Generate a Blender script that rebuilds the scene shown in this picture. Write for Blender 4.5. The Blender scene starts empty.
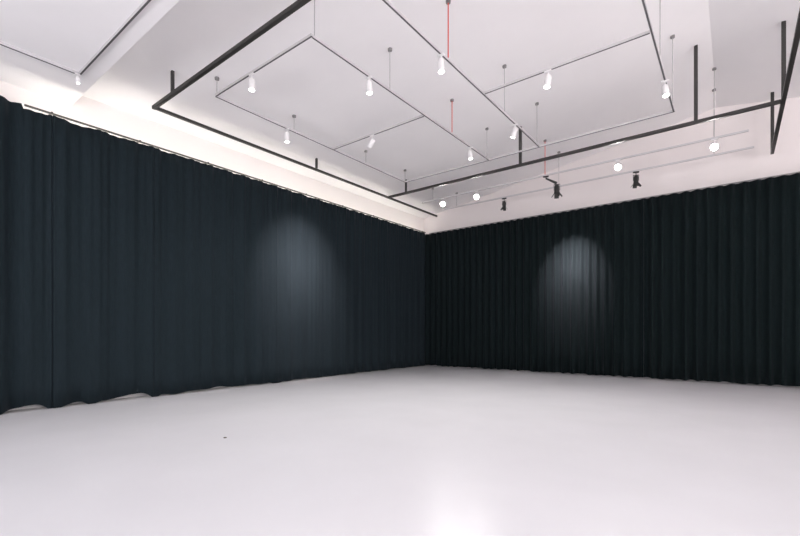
import bpy, bmesh, math, random
from mathutils import Vector, Matrix
random.seed(7)
S = bpy.context.scene
C = S.collection

# ------------------------------------------------------------------ camera
cd = bpy.data.cameras.new('camera')
cam = bpy.data.objects.new('camera', cd); C.objects.link(cam)
cam.location = (0, 0, 1.1)
cam.rotation_euler = (math.pi / 2, 0, 0.6582)
cd.sensor_width = 36
cd.lens = 432.36 / 800 * 36
cd.shift_y = 63 / 800
cd.clip_start = 0.05
S.camera = cam

# ------------------------------------------------------------------ world, light, exposure
S.view_settings.view_transform = 'Standard'
S.view_settings.look = 'None'
S.view_settings.gamma = 1
S.view_settings.use_curve_mapping = False
S.view_settings.exposure = 0.09
W = bpy.data.worlds.new('world'); S.world = W; W.use_nodes = True
W.node_tree.nodes['Background'].inputs[0].default_value = (0.75, 0.82, 1, 1)
W.node_tree.nodes['Background'].inputs[1].default_value = 0.2

def area(name, loc, rot, sx, sy, power, col, spread=180):
    l = bpy.data.lights.new(name, 'AREA'); l.shape = 'RECTANGLE'; l.size = sx; l.size_y = sy
    l.energy = power; l.color = col; l.spread = math.radians(spread)
    o = bpy.data.objects.new(name, l); C.objects.link(o); o.location = loc; o.rotation_euler = rot
    return o
# fill lights added behind the camera, standing in for window daylight
area('window_daylight', (-4.6, -3.9, 2.3), (math.radians(104), 0, 0), 4.4, 2.6, 340, (0.95, 0.95, 1))
area('window_daylight', (3.6, -3.9, 2.3), (math.radians(104), 0, 0), 4.4, 2.6, 320, (0.97, 0.95, .98))
# fill light added out of view on the right to brighten the ceiling
area('window_daylight', (7.2, 2.0, 2.4), (0, math.radians(120), 0), 2.4, 6.0, 620, (0.98, 0.96, .98))
# unseen upward fill added by the right-hand wall to lift that ceiling slope
area('cove_uplight', (7.0, 6.8, 4.1), (0, math.radians(172), 0), .2, 9.0, 230, (1, .95, .92))
SPOT_W = 80.0        # one track lamp
LED_E = 21.0          # cove strip emission

# ------------------------------------------------------------------ materials
def mat(name, col, rough=0.6, metal=0, spec=0.5, noise=0.0, nscale=8, bump=0.0, sheen=0.0, stretch=None):
    m = bpy.data.materials.new(name); m.use_nodes = True
    nt = m.node_tree; b = nt.nodes['Principled BSDF']
    b.inputs['Base Color'].default_value = (*col, 1)
    b.inputs['Roughness'].default_value = rough
    b.inputs['Metallic'].default_value = metal
    b.inputs['Specular IOR Level'].default_value = spec
    if sheen:
        b.inputs['Sheen Weight'].default_value = sheen
        b.inputs['Sheen Roughness'].default_value = 0.45
        b.inputs['Sheen Tint'].default_value = (0.75, 0.85, 1, 1)
    if noise or bump:
        tc = nt.nodes.new('ShaderNodeTexCoord'); mp = nt.nodes.new('ShaderNodeMapping')
        nz = nt.nodes.new('ShaderNodeTexNoise'); nz.inputs['Scale'].default_value = nscale
        nz.inputs['Detail'].default_value = 4
        if stretch: mp.inputs['Scale'].default_value = stretch
        nt.links.new(tc.outputs['Object'], mp.inputs[0]); nt.links.new(mp.outputs[0], nz.inputs['Vector'])
        if noise:
            r = nt.nodes.new('ShaderNodeValToRGB')
            r.color_ramp.elements[0].position = 0.3; r.color_ramp.elements[1].position = 0.7
            r.color_ramp.elements[0].color = tuple(c * (1 - noise) for c in col) + (1,)
            r.color_ramp.elements[1].color = tuple(min(1, c * (1 + noise)) for c in col) + (1,)
            nt.links.new(nz.outputs['Fac'], r.inputs[0]); nt.links.new(r.outputs[0], b.inputs['Base Color'])
        if bump:
            bp = nt.nodes.new('ShaderNodeBump'); bp.inputs['Strength'].default_value = bump
            bp.inputs['Distance'].default_value = 0.01
            nt.links.new(nz.outputs['Fac'], bp.inputs['Height']); nt.links.new(bp.outputs[0], b.inputs['Normal'])
    return m
def emit(name, col, e):
    m = mat(name, col, 0.4); b = m.node_tree.nodes['Principled BSDF']
    b.inputs['Emission Color'].default_value = (*col, 1); b.inputs['Emission Strength'].default_value = e
    return m
M_ceil = mat('white_plaster', (0.86, 0.835, 0.84), 0.9, noise=0.01, nscale=2)
M_wall = mat('white_wall_paint', (0.85, 0.80, 0.785), 0.85, noise=0.01, nscale=2)
M_wall2 = mat('warm_pinkish_wall_paint', (0.78, 0.725, 0.715), 0.9, noise=0.01, nscale=2)
M_floor = mat('pale_painted_floor', (0.645, 0.64, 0.665), 0.26, spec=0.4, noise=0.02, nscale=1.3, bump=0.03)
M_curt_l = mat('charcoal_blue_cloth', (0.0095, 0.0155, 0.0195), 0.85, spec=0.1, noise=0.12, nscale=60, sheen=0.03, stretch=(1, 1, .15))
M_curt_r = mat('black_green_cloth', (0.005, 0.0095, 0.0105), 0.85, spec=0.1, noise=0.12, nscale=60, sheen=0.03, stretch=(1, 1, .15))
M_pipe = mat('black_painted_steel', (0.030, 0.028, 0.026), 0.45)
M_rail = mat('bronze_curtain_rail', (0.06, 0.055, 0.05), 0.5)
M_railw = mat('pale_grey_track', (0.55, 0.53, 0.54), 0.45)
M_white = mat('white_powder_coat', (0.82, 0.8, 0.8), 0.4)
M_slot = mat('grey_track_slot', (0.10, 0.095, 0.10), 0.6)
M_slot2 = mat('pale_track_slot', (0.32, 0.30, 0.31), 0.6)
M_grey = mat('grey_metal', (0.22, 0.21, 0.21), 0.5)
M_wire = mat('pale_steel_wire', (0.42, 0.40, 0.40), 0.5)
M_red = mat('red_painted_rod', (0.62, 0.05, 0.03), 0.5)
M_black = mat('matt_black_metal', (0.012, 0.012, 0.011), 0.55)
M_lens = emit('lit_lens', (1, 0.97, 0.93), 9)
M_lens_b = emit('blazing_lens', (1, 0.97, 0.93), 60)
M_led = emit('warm_cove_strip', (1, 0.97, 0.86), LED_E)
M_glass = mat('window_glass', (0.9, 0.95, 1), 0.05)
M_crumb = mat('dark_dust', (0.08, 0.06, 0.05), 0.9)
M_trim = mat('white_skirting', (0.8, 0.78, 0.78), 0.7)

# ------------------------------------------------------------------ helpers
def obj(name, bm, m, parent=None, smooth=False):
    bmesh.ops.recalc_face_normals(bm, faces=bm.faces)
    me = bpy.data.meshes.new(name); bm.to_mesh(me); bm.free()
    me.materials.append(m)
    if smooth:
        for p in me.polygons: p.use_smooth = True
    o = bpy.data.objects.new(name, me); C.objects.link(o)
    if parent: o.parent = parent
    return o
def box(bm, a, b):
    v = [bm.verts.new((x, y, z)) for x in (a[0], b[0]) for y in (a[1], b[1]) for z in (a[2], b[2])]
    for f in ((0,1,3,2),(4,6,7,5),(0,4,5,1),(2,3,7,6),(0,2,6,4),(1,5,7,3)):
        bm.faces.new([v[i] for i in f])
def boxbm(a, b, bev=0):
    bm = bmesh.new(); box(bm, a, b)
    if bev: bmesh.ops.bevel(bm, geom=bm.edges[:], offset=bev, segments=2, affect='EDGES')
    return bm
def frame_of(d):
    d = Vector(d).normalized()
    u = d.orthogonal().normalized(); return u, d.cross(u)
def tube(bm, p, q, r, seg=10, r2=None):
    p = Vector(p); q = Vector(q); u, w = frame_of(q - p); r2 = r if r2 is None else r2
    A = [bm.verts.new(p + r * (math.cos(t) * u + math.sin(t) * w)) for t in [2*math.pi*i/seg for i in range(seg)]]
    B = [bm.verts.new(q + r2 * (math.cos(t) * u + math.sin(t) * w)) for t in [2*math.pi*i/seg for i in range(seg)]]
    for i in range(seg): bm.faces.new((A[i], A[(i+1) % seg], B[(i+1) % seg], B[i]))
    bm.faces.new(A[::-1]); bm.faces.new(B)
def lathe(bm, prof, seg=20):
    rings = []
    for r, z in prof:
        rings.append([bm.verts.new((r*math.cos(2*math.pi*i/seg), r*math.sin(2*math.pi*i/seg), z)) for i in range(seg)])
    for a, b in zip(rings, rings[1:]):
        for i in range(seg): bm.faces.new((a[i], a[(i+1) % seg], b[(i+1) % seg], b[i]))
    bm.faces.new(rings[0][::-1]); bm.faces.new(rings[-1])
def tag(o, label=None, cat=None, group=None, kind=None):
    if label: o['label'] = label
    if cat: o['category'] = cat
    if group: o['group'] = group
    if kind: o['kind'] = kind
    return o
def thing(name, loc, label, cat, group=None):
    o = bpy.data.objects.new(name, None); C.objects.link(o); o.location = loc
    o.empty_display_size = 0.1
    return tag(o, label, cat, group)
def struct(name, bm, m):
    return tag(obj(name, bm, m), kind='structure')

# ------------------------------------------------------------------ the room
XL, XR, YB, YF = -7.95, 7.35, -4.0, 11.53
RIDGE = -0.3
def zc(x):                                   # underside of the pitched ceiling
    return 5.911 - 0.155 * abs(x - RIDGE)
ZE = zc(XL)
struct('floor', boxbm((XL - .2, YB - .2, -0.15), (XR + .2, YF + .2, 0)), M_floor)
struct('wall_left', boxbm((XL - .15, YB - .15, 0), (XL, YF + .15, ZE)), M_wall)
struct('wall_right', boxbm((XR, YB - .15, 0), (XR + .15, YF + .15, ZE)), M_wall)
def gable(y0, y1, holes=()):
    bm = bmesh.new()
    pts = [(XL, 0), (XR, 0), (XR, ZE), (RIDGE, zc(RIDGE)), (XL, ZE)]
    a = [bm.verts.new((x, y0, z)) for x, z in pts]; b = [bm.verts.new((x, y1, z)) for x, z in pts]
    bm.faces.new(a); bm.faces.new(b[::-1])
    for i in range(5): bm.faces.new((a[i], a[(i+1) % 5], b[(i+1) % 5], b[i]))
    return bm
struct('wall_far', gable(YF, YF + .15), M_wall2)
struct('wall_back', gable(YB - .15, YB), M_wall)
bm = bmesh.new()
pts = [(XL - .15, zc(XL - .15)), (RIDGE, zc(RIDGE)), (XR + .15, zc(XR + .15)),
       (XR + .15, zc(XR + .15) + .2), (RIDGE, zc(RIDGE) + .2), (XL - .15, zc(XL - .15) + .2)]
a = [bm.verts.new((x, YB - .15, z)) for x, z in pts]; b = [bm.verts.new((x, YF + .15, z)) for x, z in pts]
for q in ((0,1,4,5),(1,2,3,4)):
    bm.faces.new([a[i] for i in q]); bm.faces.new([b[i] for i in q][::-1])
for i in range(6): bm.faces.new((a[i], a[(i+1) % 6], b[(i+1) % 6], b[i]))
struct('ceiling', bm, M_ceil)
# lowered flat ceiling over the near end of the room
bm = bmesh.new()
SOFF = 4.53
pts = [(XL, SOFF), (XR, SOFF), (XR, ZE), (RIDGE, zc(RIDGE)), (XL, ZE)]
a = [bm.verts.new((x, YB, z)) for x, z in pts]; b = [bm.verts.new((x, 2.15, z)) for x, z in pts]
bm.faces.new(a); bm.faces.new(b[::-1])
for i in range(5): bm.faces.new((a[i], a[(i+1) % 5], b[(i+1) % 5], b[i]))
struct('ceiling_soffit', bm, M_ceil)
struct('baseboard_left', boxbm((XL, YB, 0), (XL + .015, YF, .1)), M_trim)
struct('baseboard_far', boxbm((XL + .02, YF - .015, 0), (XR, YF, .1)), M_trim)
for n, x0, x1 in ((1, -6.8, -2.4), (2, 1.4, 5.8)):       # windows behind the camera
    w = bpy.data.objects.new('window_%d' % n, None); C.objects.link(w); w.location = ((x0 + x1) / 2, YB, 1.0)
    w['kind'] = 'structure'
    bm = bmesh.new(); h = (x1 - x0) / 2
    box(bm, (-h - .06, 0, -.06), (h + .06, .05, 0)); box(bm, (-h - .06, 0, 2.6), (h + .06, .05, 2.66))
    for xx in (-h - .06, -.03, h): box(bm, (xx, 0, 0), (xx + .06, .05, 2.6))
    obj('window_frame', bm, M_white, w)
    obj('window_pane', boxbm((-h, .005, 0), (h, .02, 2.6)), M_glass, w)

# ------------------------------------------------------------------ curtains
CT = 4.15; CTL = 4.19
def smooth_noise(seed):
    r = random.Random(seed); ks = [(r.uniform(.5, 1), r.uniform(0, 6.28)) for _ in range(6)]
    return lambda t, f: sum(a * math.sin(f * (i + 1) * .73 * t + p) for i, (a, p) in enumerate(ks)) / 3
NZ = smooth_noise(3); NH = smooth_noise(11)
def left_profile(y, zf):
    # broad irregular folds, softer towards the hem; a bunched stack at the near end
    amp = 0.012 + 0.012 * (1 + NZ(y, 1.1)) * .5
    if y < 1.5: amp = 0.06
    d = amp * math.sin(2 * math.pi * (y + .22 * NZ(y, .6)) / .37) + .011 * NZ(y, 5.0) * (1 - .35 * zf)
    d += .03 * NZ(y + 3, .8) * (1 - zf)
    d += .012 * math.sin(2*math.pi*y/.13 + NZ(y, 2)*2) * (0.4 + .6 * zf)
    return d
def left_hem(y):
    v = (.050 + .045 * NH(y, 2.6)) if y < 4.6 else (.028 + .010 * NH(y, 2.6))
    for s_ in (1.2, 1.84, 2.3, 3.19, 5.6): v -= .07 * math.exp(-((y - s_) / .09) ** 2)
    return min(.085, max(.008, v))
def left_panel(y0, y1, label):
    bm = bmesh.new(); n = max(12, int((y1 - y0) / .022)); m = 14; rows = []
    ys = [y0 + (y1 - y0) * i / n for i in range(n + 1)]
    for j in range(m + 1):
        zf = j / m; row = []
        for y in ys:
            sag = (.006 + .022 * max(0, 3.2 - y) / 1.4 + .008 * max(0, NH(y, 1.2))) * abs(math.sin(math.pi * y / .62)) if y > 1.5 else -.028
            z = left_hem(y) * (1 - zf) + (CTL - .030 - sag) * zf
            row.append(bm.verts.new((-7.65 + left_profile(y, zf), y, z)))
        for k, y in ((0, y0), (len(row), y1)):          # the side hems turn back towards the wall
            row.insert(k if k == 0 else len(row), bm.verts.new((-7.65 + left_profile(y, zf) - .06, y, row[0].co.z if k == 0 else row[-1].co.z)))
        rows.append(row)
    for r0, r1 in zip(rows, rows[1:]):
        for i in range(len(r0) - 1): bm.faces.new((r0[i], r0[i+1], r1[i+1], r1[i]))
    o = obj('curtain', bm, M_curt_l, smooth=True)
    md = o.modifiers.new('thick', 'SOLIDIFY'); md.thickness = .006; md.offset = 0
    return tag(o, label, 'curtain', 'dark curtains along the left wall')
left_panel(-3.2, 1.83, 'charcoal blue curtain at the left edge of the picture, bunched folds')
left_panel(1.842, 3.18, 'narrow charcoal curtain below the near end of the black pipe frame, second from left edge')
left_panel(3.192, 5.59, 'smooth flat charcoal curtain on left wall, between the narrow one and the spotlit one')
left_panel(5.602, 11.19, 'wide charcoal curtain on left wall with pale spotlit patch, reaching the room corner')

def right_profile(x, zf):
    s = 2 * math.pi * (x + .03 * NZ(x, 1.3)) / .2
    return (.052 * math.sin(s) + .010 * math.sin(2 * s + 1)) * (1 - .25 * zf) * (1 + .3 * NZ(x, 2.2)) + .01 * NZ(x, 3) * (1 - zf)
def right_panel(x0, x1, label):
    bm = bmesh.new(); n = int((x1 - x0) / .014); m = 8; rows = []
    xs = [x0 + (x1 - x0) * i / n for i in range(n + 1)]
    for j in range(m + 1):
        zf = j / m
        row = [bm.verts.new((x, 11.28 + right_profile(x, zf), (.03 + .012 * NH(x, 6)) * (1 - zf) + (CT - .012) * zf)) for x in xs]
        for x, v in ((x0, row[0]), (x1, row[-1])):
            e = bm.verts.new((x, v.co.y + .06, v.co.z))
            row = [e] + row if x == x0 else row + [e]
        rows.append(row)
    for r0, r1 in zip(rows, rows[1:]):
        for i in range(len(r0) - 1): bm.faces.new((r0[i], r0[i+1], r1[i+1], r1[i]))
    o = obj('curtain', bm, M_curt_r, smooth=True)
    md = o.modifiers.new('thick', 'SOLIDIFY'); md.thickness = .006; md.offset = 0
    return tag(o, label, 'curtain', 'black pleated curtains along the far wall')
right_panel(-7.88, -4.45, 'black pleated curtain on far wall, next to the room corner')
right_panel(-4.438, -1.65, 'black pleated curtain on far wall with the spotlit patch, middle of the wall')
right_panel(-1.638, 2.6, 'black pleated curtain on far wall, at the right edge of the picture')

# curtain rails
t = thing('curtain_rail', (-7.65, 1.53, CTL - .022), 'thin bronze curtain rail above the left wall curtains', 'curtain rail')
obj('rail', boxbm((-.014, 0, 0.0), (.014, 9.66, .022)), M_rail, t)
for k in range(17):
    y = .6 + k * .62 - .02
    bm = bmesh.new(); tube(bm, (0, y, .0), (0, y, -.004), .009, 6); obj('glider', bm, M_black, t)
for k in range(9):
    y = .3 + k * 1.15
    bm = boxbm((-.30, y - .012, .022), (.014, y + .012, .034)); obj('bracket', bm, M_rail, t)
t = thing('curtain_rail', (-7.55, 11.28, CT - .01), 'thin grey curtain rail along the top of the far wall curtains', 'curtain rail')
obj('rail', boxbm((0, -.02, 0), (10.1, .02, .022)), M_grey, t)
for k in range(9):
    x = .4 + k * 1.15
    obj('bracket', boxbm((x - .012, .02, .003), (x + .012, .25, .018)), M_grey, t)

# warm light strip lying in the gap behind the left curtains
t = thing('light_strip', (-7.74, 1.5, CT - .1), 'warm glowing light strip hidden behind the top of the left curtains', 'strip light')
obj('channel', boxbm((-.006, 0, -.012), (0, 9.66, .012)), M_white, t)
for k in range(9): obj('bracket', boxbm((-.205, .3 + k * 1.15, -.012), (-.006, .33 + k * 1.15, -.002)), M_white, t)
obj('diffuser', boxbm((-.036, .02, -.002), (-.006, 9.64, .012)), M_led, t)

# ------------------------------------------------------------------ black pipe frame
ZB = 4.6; P = .027
t = thing('pipe_frame', (-7.18, 3.0, ZB), 'black square pipe frame hanging from the ceiling on drop rods', 'ceiling frame')
def L(x, y, z): return (x + 7.18, y - 3.0, z - ZB)
def bar(a, b, name='bar'):
    obj(name, boxbm(L(*a), L(*b), .004), M_pipe, t)
bar((-7.18 - P, 3.0 - P, ZB - P), (.59 + P, 3.0 + P, ZB + P))
bar((-7.18 - P, 3.0 + P, ZB - P*.8), (-7.18 + P, 11.12, ZB + P*.8))
bar((-7.18 + P, 8.77 - P, ZB - P), (.59 - P, 8.77 + P, ZB + P))
bar((.59 - P, 3.0 + P, ZB - P), (.59 + P, 11.20, ZB + P))
for x, y in ((-6.57, 3.0), (-7.18, 6.32), (-6.59, 8.77), (-3.57, 8.77), (-.51, 8.77), (.59, 8.72), (.59, 11.17), (-2.2, 3.0)):
    s = P * (.8 if x < -6 else 1)
    bar((x - s, y - s, ZB + P), (x + s, y + s, zc(x) + .01), 'drop_rod')

# ------------------------------------------------------------------ lighting tracks
def rail(t, o, a, b, sm=None):
    a = Vector(a) - Vector(o); b = Vector(b) - Vector(o); w = .0125 if sm is None else .009
    if abs((b - a).x) > abs((b - a).y): mn = Vector((a.x, a.y - w, a.z - .012)); mx = Vector((b.x, b.y + w, b.z + .02)); s = Vector((0, .003, 0))
    else: mn = Vector((a.x - w, a.y, a.z - .012)); mx = Vector((b.x + w, b.y, b.z + .02)); s = Vector((.003, 0, 0))
    r = obj('rail', boxbm(mn, mx), M_railw, t)
    obj('conductor_slot', boxbm(mn + s + Vector((0, 0, -.004)), Vector((mx.x, mx.y, mn.z)) - s), sm or M_slot, r)
def hanger(t, o, x, y, z, red=False):
    top = zc(x); o = Vector(o)
    bm = bmesh.new(); tube(bm, Vector((x, y, z + .02)) - o, Vector((x, y, top)) - o, .008 if red else .006, 8)
    h = obj('hanger', bm, M_red if red else M_wire, t)
    if red: h['label'] = 'red drop rod'
    bm = bmesh.new(); tube(bm, Vector((x, y, top - .03)) - o, Vector((x, y, top + .02)) - o, .032, 14, .036)
    obj('canopy', bm, M_grey, h)
ZT = 4.7; O = (-6.28, 3.506, ZT)
XN, XO, XP, XQ, YE, YH, YJ = -6.28, -4.08, -3.01, -.785, 3.506, 5.96, 8.34
t = thing('lighting_track', O, 'white lighting track grid of crossing rails hanging below the pitched ceiling', 'track lighting')
for a, b in (((XN, YE, ZT), (XN, YJ, ZT)), ((XO, YE + .02, ZT), (XO, YJ - .02, ZT)), ((XP, YE, ZT), (XP, YJ - .02, ZT)), ((XQ, YE, ZT), (XQ, YJ - .02, ZT)),
             ((XN + .02, YE, ZT), (XO + .016, YE, ZT)), ((XP + .02, YE, ZT), (XQ - .02, YE, ZT)), ((XN + .02, YH, ZT), (XO - .02, YH, ZT)),
             ((XP + .02, YH, ZT), (XQ - .02, YH, ZT)), ((XN + .02, YJ, ZT), (XQ + .016, YJ, ZT))):
    rail(t, O, a, b)
for x, y, r in ((XN, 3.53, 0), (XN, 5.0, 0), (XN, 6.92, 0), (XN, 8.32, 0), (XO, 3.56, 0), (XO, 5.03, 0), (XO, 6.83, 1), (XO, 8.24, 0),
                (XP, 4.94, 1), (XP, 6.72, 0), (XP, 8.21, 0), (XQ, 6.7, 0), (XQ, 8.17, 0), (XQ, 5.0, 0)):
    hanger(t, O, x, y, ZT, r)
YBT, ZBT = 9.78, 4.63; O = (-6.8, YBT, ZBT)
t = thing('lighting_track', O, 'white lighting track carrying the row of blazing lamps near far wall', 'track lighting')
rail(t, O, (-6.8, YBT, ZBT), (.2, YBT, ZBT), M_slot2)
for x, r in ((-6.44, 0), (-3.4, 1), (-.29, 0)): hanger(t, O, x, YBT, ZBT, r)
YA, ZA = 10.63, 4.6; O = (-6.6, YA, ZA)
t = thing('lighting_track', O, 'white lighting track nearest the far wall, carrying small black spotlights', 'track lighting')
rail(t, O, (-6.6, YA, ZA), (.3, YA, ZA), M_slot2)
for x in (-6.2, -3.36, -.32): hanger(t, O, x, YA, ZA)
O = (-6.88, -1.0, SOFF - .02)
t = thing('lighting_track', O, 'grey slotted lighting track fixed on the low ceiling at upper left', 'track lighting')
rail(t, O, (-6.88, -1.0, SOFF - .02), (-6.88, 1.94, SOFF - .02)); rail(t, O, (-6.86, 1.94, SOFF - .02), (-1.0, 1.94, SOFF - .02))

# ------------------------------------------------------------------ white track lamps
def lamp_proto(lens_mat, k=1.0):
    """a root with adapter > , stem, head (> lens, bezel); head pivots about its own origin"""
    t = bpy.data.objects.new('track_spotlight', None); C.objects.link(t); t.empty_display_size = .1
    obj('adapter', boxbm((-.022, -.05, -.035), (.022, .05, -.0165), .004), M_white, t)
    bm = bmesh.new(); tube(bm, (0, 0, -.035), (0, 0, -.12), .009, 10); obj('stem', bm, M_white, t)
    bm = bmesh.new()
    lathe(bm, [(.018, .05), (.036, .045), (.043, .03), (.045, -.10), (.045, -.115), (.038, -.115), (.034, -.095)])
    for v in bm.verts: v.co *= k
    h = obj('head', bm, M_white, t, True); h.location = (0, 0, -.13)
    bm = bmesh.new(); lathe(bm, [(.034, -.100), (.040, -.1155), (.030, -.118)])
    for v in bm.verts: v.co *= k
    obj('lens', bm, lens_mat, h, True)
    return t
def copy_tree(o, parent=None):
    kids = list(o.children)
    c = o.copy(); C.objects.link(c); c.parent = parent
    for ch in kids: copy_tree(ch, c)
    return c
def beam(name, watts, spread, col):                # a narrow soft-edged beam from a round lens
    l = bpy.data.lights.new(name, 'AREA'); l.shape = 'DISK'; l.size = .07; l.energy = watts
    l.spread = math.radians(spread); l.color = col
    return l
def place_lamp(proto, loc, aim, label, group, watts, first, spread=95, col=(1, .975, .955), axis_x=False):
    t = proto if first else copy_tree(proto)
    t.location = loc
    tag(t, label, 'spotlight', group)
    if axis_x: t.rotation_euler = (0, 0, math.pi / 2)
    d = (Vector(aim) - (Vector(loc) + Vector((0, 0, -.13)))).normalized()
    q = Vector((0, 0, -1)).rotation_difference(d)
    for ch in t.children:
        if ch.name.startswith('head'):
            ch.rotation_mode = 'QUATERNION'
            base = Matrix.Rotation(-math.pi / 2, 3, 'Z').to_quaternion() if axis_x else Matrix.Identity(3).to_quaternion()
            ch.rotation_quaternion = base @ q
    if spread < 80:
        l = beam('lamp_light', watts, spread, col)
    else:
        l = bpy.data.lights.new('lamp_light', 'SPOT'); l.energy = watts; l.spot_size = math.radians(spread); l.spot_blend = 1
        l.shadow_soft_size = .04; l.color = col
    lo = bpy.data.objects.new('lamp_light', l); C.objects.link(lo)
    lo.location = Vector(loc) + Vector((0, 0, -.13)) + d * .19
    lo.rotation_mode = 'QUATERNION'; lo.rotation_quaternion = q
G1 = 'white spotlights on the hanging track grid'
LP = lamp_proto(M_lens)
grid_lamps = [
    ((-5.32, YE), (-5.2, 3.3, 0), 'white spotlight on the short front rail, nearest the left black pipe corner', 110, 1),
    ((XO, 4.56), (-4.0, 4.2, 0), 'white spotlight on the long rail right of the front corner, pointing down', 110, 0),
    ((XP, 4.76), (-3.1, 4.4, 0), 'white spotlight just below the long bright red drop rod', 110, 0),
    ((-2.03, YH), (-2.5, 5.3, 0), 'white spotlight midway along the cross rail at right, lens tilted left', 110, 1),
    ((XQ, 7.22), (-1.6, 6.6, 0), 'large looking white spotlight on rightmost rail, beside tall black drop rod', 110, 0),
    ((XP, 7.15), (-3.4, 8.6, 0), 'white spotlight beside the top of the short black drop rod', 110, 0),
    ((XO, 7.51), (-4.2, 6.9, 0), 'white spotlight near far end of the rail, below the dark red drop rod', 110, 0),
    ((-5.25, YH), (-7.65, 6.25, 2.35), 'small white spotlight on the left cross rail, aimed at the left curtain', 40, 1),
    ((XN, 4.84), (-6.0, 4.8, 0), 'small white spotlight on leftmost grid rail above the black pipe', 110, 0)]
for i, ((x, y), aim, lab, sp, ax) in enumerate(grid_lamps):
    wall = sp == 40
    place_lamp(LP, (x, y, ZT), aim, lab, G1, (35 if wall else SPOT_W * (1.35 if x < -4 else 1)), i == 0, 50 if wall else 130, (1, .84, .82) if wall else (1, .975, .955), ax)
LB = lamp_proto(M_lens_b, 1.45)
for i, (x, lab) in enumerate(((-6.12, 'blazing white lamp nearest the room corner, leftmost of the row'),
                              (-5.12, 'blazing white lamp second from the room corner'),
                              (-1.89, 'blazing white lamp left of the rightmost small black spotlight'),
                              (-.29, 'blazing white lamp furthest right, under the thin steel hanger'))):
    place_lamp(LB, (x, YBT, ZBT), (x * .45, 3.5, .9), lab, 'blazing lamps on the far track', SPOT_W * .55, i == 0, 110, (1, .975, .955), True)
LS = lamp_proto(M_lens, .8); LS.scale = (.6, .6, .6)
place_lamp(LS, (-6.85, 1.91, SOFF - .03), (-6.5, 2.2, 0), 'small white spotlight at the corner of the low ceiling track', None, SPOT_W * .15, True, 110)

# ------------------------------------------------------------------ black stage spotlights
def black_spot(loc, label, k, arm, rz):
    t = thing('stage_spotlight', loc, label, 'stage light', 'black stage lights by the far wall')
    t.rotation_euler = (0, 0, rz)
    bx, bz = (0, -.12) if not arm else (.235, -.25)
    obj('clamp', boxbm((-.06, -.02, -.045), (.06, .02, -.0165), .004), M_black, t)
    bm = bmesh.new(); tube(bm, (0, 0, -.045), (0, 0, -.075), .010, 8)
    if arm: tube(bm, (0, 0, -.07), (bx, 0, bz + .05), .02, 8, .03)
    else: tube(bm, (0, 0, -.07), (0, 0, bz + .02), .008, 8)
    obj('arm', bm, M_black, t)
    bm = bmesh.new()
    box(bm, (bx - .062*k, -.01, bz - .1*k), (bx - .054*k, .01, bz + .03)); box(bm, (bx + .054*k, -.01, bz - .1*k), (bx + .062*k, .01, bz + .03))
    box(bm, (bx - .062*k, -.01, bz + .022), (bx + .062*k, .01, bz + .03))
    obj('yoke', bm, M_black, t)
    bm = bmesh.new(); lathe(bm, [(.02, .02), (.040, .01), (.05, -.03), (.052, -.14), (.058, -.145), (.058, -.17), (.045, -.17), (.04, -.16)], 18)
    for v in bm.verts: v.co = v.co * k + Vector((bx, 0, bz))
    obj('body', bm, M_black, t, True)
    for s in range(4):
        bm = bmesh.new(); R = Matrix.Rotation(s * math.pi / 2, 4, 'Z') @ Matrix.Translation((.052, 0, -.17)) @ Matrix.Rotation(math.radians(-38 if s % 2 == 0 else -20), 4, 'Y')
        box(bm, (-.003, -.045, -.085), (.003, .045, 0))
        for v in bm.verts: v.co = (R @ v.co) * k + Vector((bx, 0, bz))
        obj('barn_door', bm, M_black, t)
black_spot((-4.77, YA, ZA), 'small black spotlight left of the large black stage light', .85, False, .2)
black_spot((-3.40 + .02, YBT, ZBT), 'large black stage light on a slanting arm below the thin red rod', 1.08, True, .4)
l = beam('stage_light_beam', 38, 50, (1, .78, .82))
lo = bpy.data.objects.new('stage_light_beam', l); C.objects.link(lo); lo.location = (-3.13, 9.86, 4.05)
lo.rotation_mode = 'QUATERNION'; lo.rotation_quaternion = Vector((0, 0, -1)).rotation_difference(Vector((-3.2, 11.28, 2.6)) - lo.location)
black_spot((-1.70, YA, ZA), 'small black spotlight between the two right blazing lamps', .95, False, .5)

# ------------------------------------------------------------------ speck on the floor
bm = bmesh.new(); bmesh.ops.create_icosphere(bm, subdivisions=2, radius=.018)
for v in bm.verts:
    v.co *= random.uniform(.75, 1.1); v.co.z = max(v.co.z * .4, -.004) + .004
o = obj('dust_speck', bm, M_crumb); o.location = (-4.14, 2.416, 0)
tag(o, 'tiny dark speck of dirt lying on the pale floor', 'speck')
